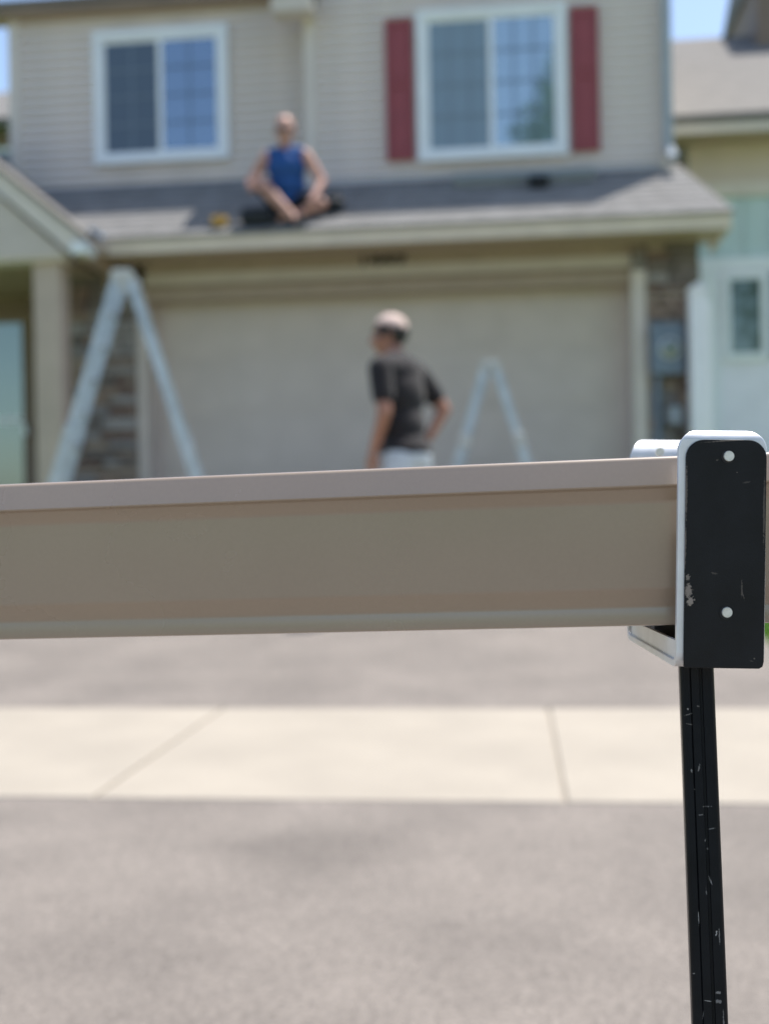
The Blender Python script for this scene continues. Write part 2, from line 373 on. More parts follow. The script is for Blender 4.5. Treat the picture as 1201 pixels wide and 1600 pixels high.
# hipped right end below the roof edge
hp(MB().poly([(RR+.03, EV_Y-.03, EV_Z-.03), (rx(12.1), 12.1, roofz(12.1)-.01), (RR+.03, 12.1, EV_Z-.03), (rx(12.1), 12.12, EV_Z-.03), (RR-.2, EV_Y+.2, EV_Z-.03)], [(0, 2, 1), (2, 3, 1), (0, 1, 4), (1, 3, 4), (0, 4, 3, 2)]), 'hip_end', 'shingle', lroof)
hp(B(-4.05, RR+.015, EV_Y, EV_Y+.03, EV_Z-.165, EV_Z-.022), 'fascia', 'fascia', lroof)
hp(B(RR-.015, RR+.0149, EV_Y+.031, 12.0, EV_Z-.165, EV_Z-.035), 'fascia', 'fascia', lroof)
hp(B(-4.05, RR+.02, EV_Y-.012, EV_Y-.001, EV_Z-.055, EV_Z-.028), 'drip_edge', 'trim', lroof)
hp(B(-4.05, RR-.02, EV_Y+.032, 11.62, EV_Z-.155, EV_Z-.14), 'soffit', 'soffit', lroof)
hp(B(XB, XC-.13, UR-.03, UR-.014, roofz(UR)+.0, roofz(UR)+.05), 'flashing', 'steel_grey', lroof)

# garage front
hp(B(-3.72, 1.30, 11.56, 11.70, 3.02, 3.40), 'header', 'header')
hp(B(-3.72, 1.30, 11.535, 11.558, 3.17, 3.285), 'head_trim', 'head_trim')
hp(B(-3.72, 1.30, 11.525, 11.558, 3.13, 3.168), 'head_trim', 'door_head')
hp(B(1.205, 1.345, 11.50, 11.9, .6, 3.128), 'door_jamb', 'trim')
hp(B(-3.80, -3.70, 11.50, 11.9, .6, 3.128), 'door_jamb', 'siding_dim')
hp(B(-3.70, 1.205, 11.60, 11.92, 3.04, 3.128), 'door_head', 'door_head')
gd = hp(B(-3.705, 1.21, 11.86, 11.90, .61, 3.10), 'garage_door', 'garage')
sec = MB(); hh = .605; W_ = 4.90
sec.box(0, W_, 0, .04, 0, hh+.0005, bev=.003)
for i in range(8):
    a = .08+i*(W_-.1)/8; c = a+(W_-.1)/8-.075
    sec.box(a, c, -.006, .002, .09, hh-.10, bev=.003)
sm_ = sec.mesh('door_section', 'garage')
for i in range(4): obj('door_section', sm_, gd).location = Vector((-3.70, 11.818, .615+i*.607))-HO
hp(B(-3.69, 1.2, 11.80, 11.84, .603, .618), 'door_seal', 'rubber', gd)

# stone veneer piers: every stone a piece
def pier(x0, x1, z0, z1, yf, seed):
    rnd = random.Random(seed)
    p = hp(B(x0+.02, x1-.02, yf+.03, yf+.2, z0, z1), 'stone_pier', 'mortar')
    z = z0
    while z < z1-.03:
        h = rnd.uniform(.07, .15); h = min(h, z1-z)
        x = x0
        while x < x1-.02:
            w = rnd.uniform(.12, .36)
            if x1-x-w < .1: w = x1-x
            g_ = .007; q = rnd.uniform(0, .025)
            mb = MB().box(x+g_, x+w-g_, yf-q, yf+.12, z+g_, z+h-g_, bev=.009)
            for v in mb.bm.verts:
                if v.co.y < yf+.02: v.co += Vector((rnd.uniform(-.006, .006), rnd.uniform(-.007, .007), rnd.uniform(-.006, .006)))
            hp(mb, 'stone', 'stone%d' % rnd.randrange(7), p)
            x += w
        z += h
    return p
pier(-4.50, -3.802, .6, 3.385, 11.50, 3)
pier(1.347, 1.86, .6, 3.385, 11.50, 5)
pier(1.20, 1.347, 3.13, 3.385, 11.501, 8)

# house numbers on the header
fc_ = bpy.data.curves.new('digits', 'FONT'); fc_.body = '1449'; fc_.size = .235; fc_.extrude = .008; fc_.offset = .006; fc_.space_character = 1.05
fo = bpy.data.objects.new('digits', fc_); COL.objects.link(fo)
me = bpy.data.meshes.new_from_object(fo.evaluated_get(bpy.context.evaluated_depsgraph_get())); bpy.data.objects.remove(fo)
me.materials.clear(); me.materials.append(MATS['number'])
nb = obj('house_number', me, house); nb.rotation_euler = (R(90), 0, 0); nb.location = Vector((-1.50, 11.548, 3.275))-HO; nb['label'] = 'dark house number above the garage door'

# porch with its gable
PY = 10.6
prof = [(-4.02, 3.355), (-3.93, 3.425), (-5.9, 5.03), (-7.87, 3.425), (-7.78, 3.355), (-5.9, 4.885)]
pr = hp(MB().prism([(a, c) for a, c in [(-3.90, 3.43), (-5.9, 5.07), (-7.9, 3.43), (-7.9, 3.385), (-5.9, 5.025), (-3.90, 3.385)]], 'y', PY-.08, 13.0), 'porch_roof', 'shingle_pale')
hp(MB().prism([(-3.98, 3.375), (-3.98, 3.445-.0), (-5.9, 5.02), (-7.82, 3.445), (-7.82, 3.375), (-7.9, 3.28), (-5.9, 4.86), (-4.08, 3.28)][:], 'y', PY-.05, PY-.02), 'rake_board', 'trim', pr)
hp(B(-4.10, -3.93, PY-.09, PY+.15, 3.30, 3.40, bev=.01), 'rake_end', 'white', pr)
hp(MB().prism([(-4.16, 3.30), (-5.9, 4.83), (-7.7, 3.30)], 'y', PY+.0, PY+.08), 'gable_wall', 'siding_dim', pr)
bm_ = hp(B(-7.6, -4.20, 10.62, 10.86, 3.27, 3.335), 'porch_beam', 'trim')
hp(B(-4.10, -4.02, PY+.1, 11.6, 3.28, 3.39), 'porch_eave_board', 'soffit', pr)
hp(B(-7.6, -4.2, 10.88, 12.6, 3.29, 3.31), 'porch_ceiling', 'soffit')
po = hp(B(-4.545, -4.275, 10.68, 10.92, .62, 3.27, bev=.008), 'porch_post', 'post')
hp(B(-4.57, -4.25, 10.655, 10.945, .6, .80, bev=.01), 'post_base', 'post', po)
hp(B(-7.6, -4.505, 12.36, 12.44, .6, 3.29), 'entry_wall', 'brown_wall')
hp(B(-7.6, -4.0, 10.5, 12.36, .45, .70), 'porch_floor', 'concrete')
fd = hp(B(-6.45, -5.25, 12.30, 12.36, .7, 3.10), 'front_door', 'brown_wall')
hp(B(-6.2, -5.37, 12.285, 12.30, 1.02, 2.98), 'door_glass', 'storm_glass', fd)
hp(B(-6.2, -5.37, 12.275, 12.284, 1.86, 1.93), 'door_rail', 'white', fd)
hp(B(-5.34, -5.31, 12.22, 12.30, 1.72, 1.84), 'door_handle', 'aluminium', fd)

# ------------------------------------------------------------------ things on the house front
mt = thing('electric_meter', 'blue grey electric meter box with round glass on the right stone pier', 'meter', (1.52, 11.47, 1.3))
def tp(mb, name, m, t, smooth=False):
    bmesh.ops.translate(mb.bm, verts=mb.bm.verts, vec=-t.location); return mb.build(name, m, t, smooth)
tp(B(1.37, 1.68, 11.35, 11.475, 2.08, 2.585, bev=.012), 'box', 'meter', mt)
gl = tp(MB().cyl((1.54, 11.35, 2.33), (1.54, 11.28, 2.33), .085, .075, 24), 'meter_glass', 'storm_glass', mt, True)
tp(MB().cyl((1.54, 11.352, 2.33), (1.54, 11.335, 2.33), .10, .10, 24), 'ring', 'aluminium', mt)
tp(MB().cyl((1.43, 11.43, .63), (1.43, 11.43, 2.08), .032, None, 12), 'conduit', 'meter', mt)
tp(B(1.52, 1.66, 11.40, 11.475, 1.60, 1.78, bev=.008), 'junction_box', 'steel_grey', mt)

# white vinyl fence post and panel between the houses
fp = thing('fence', 'white vinyl fence post with a cap and panel in front of the right stone pier', 'fence', (1.78, 11.2, .57))
tp(B(1.70, 1.86, 11.12, 11.28, .57, 2.83), 'post', 'vinyl_white', fp)
tp(MB().box(1.685, 1.875, 11.105, 11.295, 2.831, 2.855).prism([(1.70, 2.855), (1.86, 2.855), (1.80, 2.905), (1.76, 2.905)], 'y', 11.12, 11.28), 'post_cap', 'vinyl_white', fp)
for i in range(7): tp(B(1.875, 1.91, 11.285+i*.30, 11.58+i*.30, .66, 2.70), 'board', 'vinyl_white', fp)
tp(B(1.868, 1.918, 11.285, 13.38, 2.70, 2.76), 'rail', 'vinyl_white', fp)

# ------------------------------------------------------------------ neighbouring house on the right
nh = thing('neighbor_house', 'pale roofed house on the right with teal upper siding and white wall', 'house', (4.5, 13.5, .6))
NY = 13.55; NX0, NX1 = 1.98, 9
def np_(mb, name, m, parent=None):
    bmesh.ops.translate(mb.bm, verts=mb.bm.verts, vec=-nh.location); return mb.build(name, m, parent or nh)
nw = np_(B(NX0+.12, NX1, NY, NY+.15, .55, 3.50), 'lower_wall', 'vinyl_white')
nt_ = np_(B(NX0+.10, NX1, NY+.02, NY+.15, 3.50, 4.9), 'upper_wall', 'teal')
for i in range(14):
    np_(B(NX0+.12+i*.30, NX0+.155+i*.30, NY-.0, NY+.019, 3.64, 4.33), 'batten', 'teal', nt_)
np_(B(NX0+.08, NX1, NY-.02, NY+.018, 3.50, 3.635), 'band_board', 'white')
np_(B(NX0+.10, NX1, NY-.03, NY+.019, 4.335, 4.50), 'frieze', 'trim')
np_(B(NX0+.10, NX1, NY-.01, NY+.018, 4.50, 4.93), 'frieze', 'beige')
np_(B(NX0+.12, NX0+.42, NY-.025, NY-.001, .6, 3.498), 'corner_board', 'white')
nr = np_(MB().prism([(NY-.55, 5.12), (16.4, 7.30), (16.4, 7.2), (NY-.55, 5.02)], 'x', NX0-.25, NX1), 'roof', 'shingle_pale')
np_(MB().prism([(16.402, 7.298), (19.3, 5.12), (19.3, 5.02), (16.402, 7.2)], 'x', NX0-.25, NX1), 'roof', 'shingle_pale')
np_(B(NX0-.24, NX1, NY-.53, NY-.50, 4.92, 5.07), 'fascia', 'trim', nr)
np_(B(NX0-.24, NX1, NY-.498, NY+.0, 4.93, 4.95), 'soffit', 'soffit', nr)
np_(B(NX0+.10, NX0+.22, NY+.16, 19, .55, 5.0), 'side_wall', 'beige')
np_(B(3.36, NX1, 15.8, 15.94, 6.0, 7.85), 'dormer_wall', 'brown_wall')
np_(B(3.36, 3.50, 15.95, 18, 6.0, 7.85), 'dormer_wall', 'brown_wall')
np_(MB().prism([(15.7, 7.85), (16.9, 8.5), (18.1, 7.85)], 'x', 3.30, NX1), 'dormer_roof', 'shingle')
nwi = np_(MB().box(2.44, 2.94, NY-.04, NY-.001, 3.385, 3.46).box(2.44, 2.94, NY-.04, NY-.001, 2.46, 2.54).box(2.44, 2.52, NY-.039, NY-.001, 2.54, 3.385).box(2.86, 2.94, NY-.039, NY-.001, 2.54, 3.385), 'window', 'white')
np_(B(2.52, 2.86, NY-.02, NY-.008, 2.54, 3.385), 'pane', 'nbr_glass', nwi)
np_(MB().box(2.955, 3.05, NY-.03, NY-.001, 2.46, 3.46), 'shutter', 'steel_grey')

# far house seen past the left corner
fh = thing('far_house', 'distant house with a pale roof past the left corner', 'house', (-12.5, 19, .6))
def fp_(mb, name, m, parent=None):
    bmesh.ops.translate(mb.bm, verts=mb.bm.verts, vec=-fh.location); return mb.build(name, m, parent or fh)
fp_(B(-16, -7.6, 18.5, 26, .5, 7.35), 'wall', 'brown_wall')
fr = fp_(MB().prism([(18.0, 7.35), (22, 9.3), (26, 7.35), (26, 7.25), (18.0, 7.25)], 'x', -16.5, -7.3), 'roof', 'shingle_pale')
fw_ = fp_(B(-9.3, -8.0, 18.45, 18.499, 5.6, 7.0), 'window', 'white')
fp_(B(-9.22, -8.08, 18.43, 18.449, 5.68, 6.92), 'pane', 'screen', fw_)

# ------------------------------------------------------------------ ladders
def ladder(name, label, apex, gz_, half, width, rail_d, split, group, locks, rz):
    """multi-position A-frame seen edge-on: legs spread along X, rungs run along Y"""
    t = thing(name, label, 'ladder', (apex[0], apex[1]+width/2, gz_), (0, 0, rz), group)
    H_ = apex[2]-gz_
    for s in (-1, 1):
        ax = Vector((s*.045, 0, H_-.04)); bx = Vector((s*half, 0, .03)); dv = (bx-ax)
        for yy in (-width/2, width/2):
            mid = ax+dv*(split+.08); low = ax+dv*split
            tp0 = MB().bar(ax+Vector((0, yy*.86, 0)), mid+Vector((0, yy*.86, 0)), rail_d*.82, .022).build('rail', 'ladder_alu', t)
            tp1 = MB().bar(low+Vector((0, yy, 0)), bx+Vector((0, yy, 0)), rail_d, .028).build('outer_rail', 'ladder_alu', t)
            MB().bar(bx+Vector((0, yy, -.012)), bx+Vector((0, yy, .06)), rail_d*1.15, .045).build('foot', 'rubber', tp1)
            if locks:
                MB().box(low.x-.045, low.x+.045, yy*1.05-.03, yy*1.05+.03, low.z-.07, low.z+.05, bev=.012).build('lock', 'ladder_plastic', tp1)
            MB().cyl((s*.04, yy*.86-.018, H_-.05), (s*.04, yy*.86+.018, H_-.05), .055, None, 16).build('hinge', 'ladder_plastic', t)
        n = int(dv.length/.28)
        for i in range(1, n+1):
            p = ax+dv*(i/(n+.6)); wy = width*.86/2 if i/(n+.6) < split else width/2
            MB().cyl(p+Vector((0, -wy, 0)), p+Vector((0, wy, 0)), .016, None, 10).build('rung', 'ladder_alu', t)
    for yy in (-width/2*.86, width/2*.86):
        MB().box(-.07, .07, yy-.02, yy+.02, H_-.06, H_, bev=.015).build('hinge_plate', 'ladder_plastic', t)
    return t
ladder('step_ladder', 'tall aluminium A-frame ladder in front of the left stone pier', (-3.125, 9.0, 2.80), gz(9.0), .77, .42, .078, .52, 'folding ladders on the driveway', False, R(10))
ladder('step_ladder', 'short aluminium A-frame ladder standing right of the man in black', (-.165, 10.2, 2.125), gz(10.2), .505, .40, .085, .42, 'folding ladders on the driveway', True, 0)

# ------------------------------------------------------------------ people
def skin(mb, name, m, parent, vox=.009, it=3):
    """fuse overlapping body volumes into one continuous surface"""
    me = mb.mesh('tmp'); o = bpy.data.objects.new('tmp', me); COL.objects.link(o)
    r = o.modifiers.new('r', 'REMESH'); r.mode = 'VOXEL'; r.voxel_size = vox; r.use_smooth_shade = True
    s = o.modifiers.new('s', 'SMOOTH'); s.iterations = it; s.factor = .5
    out = bpy.data.meshes.new_from_object(o.evaluated_get(bpy.context.evaluated_depsgraph_get())); bpy.data.objects.remove(o); bpy.data.meshes.remove(me)
    out.name = name; out.materials.clear(); out.materials.append(MATS[m])
    for p in out.polygons: p.use_smooth = True
    return obj(name, out, parent)
def hand(mb, wrist, direction, palm_n, side, curl=.35, k=1.0):
    """palm, four unequal bent fingers and a thumb leaving the side of the palm"""
    d = Vector(direction).normalized(); n = Vector(palm_n); n = (n-d*n.dot(d)).normalized(); s = d.cross(n)*side; w = Vector(wrist)
    c = w+d*.05*k
    rot = Matrix((s, n, d)).transposed()
    mb.ell(c, (.042*k, .018*k, .055*k), rot, 2)
    for i, l in enumerate((.068, .078, .073, .056)):
        b0 = w+d*.088*k+s*(.03-.02*i)*k; m1 = b0+(d+n*curl*.6)*l*.5*k; t1 = m1+(d*.8+n*curl*1.6)*l*.45*k
        mb.cap(b0, m1, .0098*k, .009*k).cap(m1, t1, .009*k, .0078*k)
    b0 = w+d*.03*k+s*.035*k; m1 = b0+(d*.7+s*.75)*.035*k; t1 = m1+(d*.95+s*.2+n*.3)*.032*k
    mb.cap(b0, m1, .0125*k, .0105*k).cap(m1, t1, .0105*k, .009*k)
def head(mb, c, turn, tilt=0, k=1.0):
    """skull, jaw, nose, brow, ears; faces -Y before turn; returns its matrix"""
    M = Matrix.Translation(c) @ Matrix.Rotation(turn, 4, 'Z') @ Matrix.Rotation(tilt, 4, 'X') @ Matrix.Scale(k, 4); rot = M.to_3x3()
    f = lambda *p: M @ Vector(p)
    mb.ell(f(0, .012, .03), (.077, .096, .088), rot); mb.ell(f(0, -.02, -.03), (.066, .078, .085), rot); mb.ell(f(0, -.055, -.078), (.04, .036, .032), rot)
    mb.cap(f(0, -.092, .005), f(0, -.112, -.033), .010, .014); mb.ell(f(0, -.086, -.066), (.026, .012, .008), rot, 2); mb.ell(f(0, -.085, -.079), (.024, .011, .008), rot, 2)
    mb.cap(f(-.035, -.085, .022), f(.035, -.085, .022), .011, .011)
    for s in (-1, 1):
        mb.ell(f(s*.078, .012, -.015), (.011, .022, .033), rot, 2); mb.ell(f(s*.038, -.068, -.03), (.026, .022, .022), rot, 2)
    return M
def face_bits(M, parent):
    for s in (-1, 1): MB().ell(M @ Vector((s*.031, -.083, .002)), (.013, .009, .008), M.to_3x3(), 2).build('eye', 'eye', parent, True)

# the man on the driveway, back three-quarters to the street, looking left
LEAN = .11
man = thing('person', 'man in black T-shirt and pale trousers standing on the driveway, hand on hip', 'person', (-.625, 6.95, gz(6.95)+.004), (0, 0, R(243)))
man.scale = (1.03, 1.03, 1.03)
ln_ = lambda x, y, z: Vector((x, y-LEAN*max(0, z-.95), z))
def torso(mb, e):
    mb.ell(ln_(0, 0, .93), (.165+e, .115+e, .12+e)); mb.ell(ln_(0, -.015, 1.08), (.155+e, .118+e, .14+e)); mb.ell(ln_(0, -.005, 1.27), (.175+e, .122+e, .17+e))
    mb.cap(ln_(-.155, .012, 1.41), ln_(.155, .012, 1.41), .068+e, .068+e); mb.ell(ln_(0, .02, 1.39), (.16+e, .09+e, .10+e))
    mb.cap(ln_(-.13, .01, 1.43), ln_(0, .01, 1.47), .045+e, .05+e); mb.cap(ln_(.13, .01, 1.43), ln_(0, .01, 1.47), .045+e, .05+e)
shL, elL, wrL = ln_(.205, .01, 1.405), ln_(.245, .03, 1.14), Vector((.215, -.09, .93))
shR, elR, wrR = ln_(-.205, .01, 1.405), ln_(-.315, .10, 1.19), Vector((-.195, .04, 1.02))
body = MB(); torso(body, 0)
body.cap(ln_(0, .0, 1.42), ln_(0, -.02, 1.54), .062, .058)
hM = head(body, ln_(0, -.035, 1.625), R(26), R(4))
for a, e_, w in ((shL, elL, wrL), (shR, elR, wrR)): body.cap(a, e_, .055, .043).cap(e_, w, .043, .028)
hand(body, wrL, (-.15, -.35, -1), (-1, .2, 0), 1); hand(body, wrR, (.5, -.65, -.25), (.6, .6, -.3), -1, .5)
HIPS = ((.09, 0, .90), (-.09, 0, .90)); KN = ((.115, -.02, .50), (-.12, .0, .50)); AN = ((.13, .02, .09), (-.14, .06, .09))
for h, k, a in zip(HIPS, KN, AN): body.cap(h, k, .085, .058).cap(k, a, .055, .038).cap(a, (a[0], a[1]-.12, .05), .04, .035)
skin(body, 'body', 'skin_tan', man, .0085)
sh = MB(); torso(sh, .014)
sh.ell((0, -.01, .94), (.188, .145, .075))
for a, e_ in ((shL, elL), (shR, elR)): q = a.lerp(e_, .62); sh.cap(a, q, .072, .066)
skin(sh, 'shirt', 'shirt_black', man, .011)
pt = MB(); pt.ell((0, .0, .90), (.176, .13, .115))
for h, k, a in zip(HIPS, KN, AN): pt.cap(h, k, .10, .078).cap(k, (a[0], a[1], .10), .078, .068)
skin(pt, 'trousers', 'pants', man, .012)
for a in AN:
    s_ = MB(); s_.cap((a[0], a[1]+.03, .05), (a[0], a[1]-.15, .04), .046, .042).ell((a[0], a[1]-.05, .03), (.05, .145, .028)); so = skin(s_, 'shoe', 'shoe', man, .009)
    for v in so.data.vertices: v.co.z = max(v.co.z, 0.0)
b = bmesh.new(); bmesh.ops.create_icosphere(b, subdivisions=5, radius=1); dead = []
for v in b.verts:                       # pale close-fitting cap
    v.co = Vector((v.co.x*.082, .012+v.co.y*.103, .026+v.co.z*.096))
    if v.co.z < .048-.30*v.co.y: dead.append(v)
bmesh.ops.delete(b, geom=dead, context='VERTS'); bmesh.ops.transform(b, matrix=hM, verts=b.verts)
m_ = MB(); m_.join(b); o = m_.build('cap', 'cap', man, True); sm = o.modifiers.new('thick', 'SOLIDIFY'); sm.thickness = .008; sm.offset = -.2
r3 = hM.to_3x3(); b = bmesh.new(); bmesh.ops.create_icosphere(b, subdivisions=5, radius=1)
dead = []
for v in b.verts:                       # fringe of hair round a bald crown
    n_ = v.co.copy(); p = Vector((n_.x*.083, .012+n_.y*.103, .018+n_.z*.096)); v.co = p
    wob = .006*math.sin(p.x*140)+.005*math.sin(p.y*170+1)
    if p.z > .052-.22*p.y+wob or p.z < -.055+wob*.5-.15*p.y or p.y < -.052+wob or (p.y < .015 and p.z < -.02) : dead.append(v)
bmesh.ops.delete(b, geom=dead, context='VERTS'); bmesh.ops.transform(b, matrix=hM, verts=b.verts)
m_ = MB(); m_.join(b); o = m_.build('hair', 'hair', man, True); sm = o.modifiers.new('thick', 'SOLIDIFY'); sm.thickness = .016; sm.offset = -.4
hr2 = MB(); hr2.cap(hM @ Vector((-.045, -.079, .026)), hM @ Vector((.045, -.079, .026)), .012, .012); skin(hr2, 'eyebrow', 'hair', man, .006, 1)
face_bits(hM, man)

# the man sitting on the garage roof
SY = 11.30
rm = thing('person', 'man in blue sleeveless top and black shorts sitting on the garage roof', 'person', (-2.15, SY, roofz(SY)+.016))
rb = MB()
def rtorso(mb, e):
    mb.ell((0, .0, .12), (.175+e, .135+e, .12+e)); mb.ell((0, -.04, .27), (.172+e, .14+e, .14+e)); mb.ell((0, -.08, .44), (.188+e, .13+e, .15+e))
    mb.cap((-.14, -.10, .565), (.14, -.10, .565), .058+e, .058+e); mb.cap((-.1, -.1, .585), (0, -.1, .62), .042+e, .045+e); mb.cap((.1, -.1, .585), (0, -.1, .62), .042+e, .045+e)
rtorso(rb, 0)
rb.cap((0, -.10, .58), (0, -.14, .72), .06, .056)
rM = head(rb, Vector((.01, -.185, .775)), R(6), R(14), 1.20)
RS, RE, RW = Vector((-.195, -.10, .55)), Vector((-.36, -.10, .31)), Vector((-.30, -.30, .17))
LS, LE, LW = Vector((.195, -.10, .55)), Vector((.355, -.10, .28)), Vector((.29, -.27, .06))
for a, e_, w in ((RS, RE, RW), (LS, LE, LW)): rb.cap(a, e_, .062, .050).cap(e_, w, .049, .033)
hand(rb, RW, (.35, -.5, .1), (.2, .1, -1), 1, .5); hand(rb, LW, (-.25, -.45, -.8), (-1, .2, .2), -1, .5)
RH, RK, RA = Vector((-.09, -.03, .10)), Vector((-.245, -.26, .27)), Vector((.10, -.30, -.115))
LH, LK, LA = Vector((.09, -.03, .10)), Vector((.35, -.13, .05)), Vector((.06, -.215, -.085))
rb.cap(RH, RK, .092, .068).cap(RK, RK.lerp(RA, .4), .066, .064).cap(RK.lerp(RA, .4), RA, .064, .042)
rb.cap(LH, LK, .085, .06).cap(LK, LA, .056, .038)
rb.cap(RA, RA+Vector((.05, -.08, -.05)), .038, .03); rb.cap(LA, LA+Vector((-.10, -.05, -.03)), .038, .03)
skin(rb, 'body', 'skin', rm, .0085)
ts = MB(); rtorso(ts, .013)
for v in ts.bm.verts: pass
skin(ts, 'tank_top', 'shirt_blue', rm, .011)
st_ = MB(); st_.ell((0, .0, .10), (.19, .145, .115)); st_.cap(RH, RH.lerp(RK, .72), .10, .088); st_.cap(LH, LH.lerp(LK, .80), .10, .085)
skin(st_, 'shorts', 'shorts', rm, .011)
for a, dd in ((RA, Vector((.10, -.12, -.055))), (LA, Vector((-.15, -.05, -.02)))):
    s_ = MB(); s_.cap(a+Vector((0, 0, -.03)), a+dd, .042, .038); skin(s_, 'shoe', 'shoe', rm, .009)
hr = MB(); r3 = rM.to_3x3(); hr.ell(rM @ Vector((0, .03, .028)), (.079, .083, .078), r3); skin(hr, 'hair', 'hair_pale', rm, .008)
face_bits(rM, rm)
sg = MB()
for s in (-1, 1): sg.ell(rM @ Vector((s*.033, -.098, .000)), (.029, .006, .019), rM.to_3x3(), 2); sg.cap(rM @ Vector((s*.058, -.095, .008)), rM @ Vector((s*.084, .01, .006)), .004, .004)
sg.cap(rM @ Vector((-.012, -.100, .006)), rM @ Vector((.012, -.100, .006)), .004, .004); sg.build('sunglasses', 'shoe', rm, True)

# things lying on the garage roof
def on_roof(name, label, cat, x, y, lift=.018):
    return thing(name, label, cat, (x, y, roofz(y)+lift), (math.atan(PITCH), 0, 0))
t = on_roof('hose_coil', 'yellow coil of hose lying on the roof left of the sitting man', 'coil', -2.80, 11.10)
for i in range(4):
    m_ = MB(); n = 28; r_ = .075-.010*(i % 2)
    for j in range(n):
        a, c = 2*math.pi*j/n, 2*math.pi*(j+1)/n
        m_.cyl((r_*math.cos(a), r_*math.sin(a), .014+i*.019), (r_*math.cos(c), r_*math.sin(c), .014+i*.019), .011, None, 8)
    m_.build('loop', 'yellow', t, True)
t = on_roof('tool_bag', 'black tool bag on the roof at the sitting man\'s left', 'bag', -1.70, 11.34)
MB().box(-.10, .10, -.09, .09, 0, .13, bev=.03).build('body', 'bag', t, True)
MB().cyl((-.07, 0, .12), (-.05, 0, .19), .012).cyl((-.05, 0, .19), (.05, 0, .19), .012).cyl((.05, 0, .19), (.07, 0, .12), .012).build('handle', 'bag', t, True)
t = on_roof('tool_pouch', 'low black tool pouch on the roof beside the sitting man\'s bent knee', 'pouch', -2.42, 11.08)
MB().box(-.16, .15, -.07, .11, 0, .15, bev=.04).build('body', 'bag', t, True)
MB().box(-.12, .12, -.085, -.06, .0, .06, bev=.012).build('pocket', 'bag', t, True)
t = on_roof('gutter_offcut', 'pale grey gutter length lying on the shaded roof under the shuttered window', 'gutter', .18, 11.86)
MB().prism([(-.06, 0), (.06, 0), (.06, .09), (.055, .09), (.055, .005), (-.055, .005), (-.065, .05), (-.078, .09), (-.085, .09), (-.07, .05)], 'x', -.72, .72).build('trough', 'steel_grey', t)
t = on_roof('drill_case', 'small dark case on the roof in front of the gutter length', 'case', .33, 11.72)
MB().box(-.10, .10, -.05, .05, 0, .11, bev=.015).build('body', 'bag', t, True); MB().box(-.05, .05, -.062, -.05, .03, .06, bev=.003).build('latch', 'rubber', t)
t = thing('plastic_sheet', 'crumpled pale blue plastic on the porch roof edge', 'plastic sheet', (-4.02, 11.0, 3.545), (0, R(39), R(20)))
m_ = MB(); n = 9; rnd = random.Random(4)
gp = [[(-.11+.22*i/(n-1), -.10+.2*j/(n-1), .03+rnd.uniform(-.018, .03)) for j in range(n)] for i in range(n)]
m_.poly([p for row in gp for p in row], [(i*n+j, (i+1)*n+j, (i+1)*n+j+1, i*n+j+1) for i in range(n-1) for j in range(n-1)])
m_.build('sheet', 'blue_plastic', t, True)
t.children[0].modifiers.new('thick', 'SOLIDIFY').thickness = .004

# ------------------------------------------------------------------ foreground: gutter on its run-out stand
mat('gutter_paint', (.318, .238, .164), .26, .05, 7, 0, 400, coat=1.0, spec=1.0, fine=.02)
MATS['gutter_paint'].node_tree.nodes['Principled BSDF'].inputs['Coat Roughness'].default_value = .28
GO = (.0953, .6846, .7299)
gt = thing('rain_gutter', 'long tan metal rain gutter held across the foreground by the black stand', 'gutter', GO, (0, R(-1.07), R(-1.93)))
path = [(.013, .0905), (.0135, .0975), (.0125, .0993), (.0105, .1), (.0078, .1), (.00728, .09995), (.00653, .09972), (.00587, .0993), (.00534, .09872), (.00498, .09803), (.0048, .09755), (.00458, .09700), (-.0006, .0842), (-.0009, .0834), (-.0006, .0826), (.0004, .0820),
        (.0018, .0814), (.0022, .0808), (.0066, .0746), (.0070, .0737), (.0071, .0722), (.0069, .0238), (.0071, .0224), (.0076, .0212), (.0128, .0124), (.0131, .0114), (.0130, .0102), (.0116, .0016), (.0119, .0005), (.0133, 0), (.125, 0), (.127, .002), (.127, .098)]
def sheet(path, th):
    out = []
    for i, p in enumerate(path):
        a = Vector(path[max(0, i-1)]); c = Vector(path[min(len(path)-1, i+1)]); t_ = (c-a).normalized(); out.append((p[0]-t_.y*th, p[1]+t_.x*th))
    return out
inner = sheet(path, .0009)
gm = MB(); b = bmesh.new(); xs = [-1.9+.05*i for i in range(49)]
loop = path+inner[::-1]; n = len(loop); rows = []
for x in xs: rows.append([b.verts.new((x, y+.0005*math.sin(x*9)+.0003*math.sin(x*31+1), z)) for y, z in loop])
for i in range(len(xs)-1):
    for j in range(n): b.faces.new((rows[i][j], rows[i][(j+1) % n], rows[i+1][(j+1) % n], rows[i+1][j]))
b.faces.new(rows[0]); b.faces.new(rows[-1][::-1]); bmesh.ops.recalc_face_normals(b, faces=b.faces[:]); gm.join(b)
go = gm.build('trough', 'gutter_paint', gt, True)
go.modifiers.new('e', 'EDGE_SPLIT').split_angle = R(38)

# stand
ST = Vector((.0941, .6694, .7078))
stand = thing('gutter_stand', 'black coated gutter stand with an aluminium cradle at the right edge', 'stand', (ST.x, ST.y, 0), (0, 0, 0))
cr_rot = Euler((0, R(1.69), R(4.8))); CM = Matrix.Translation((0, 0, ST.z)) @ cr_rot.to_matrix().to_4x4()
cradle_w = (-.0026, .0472)
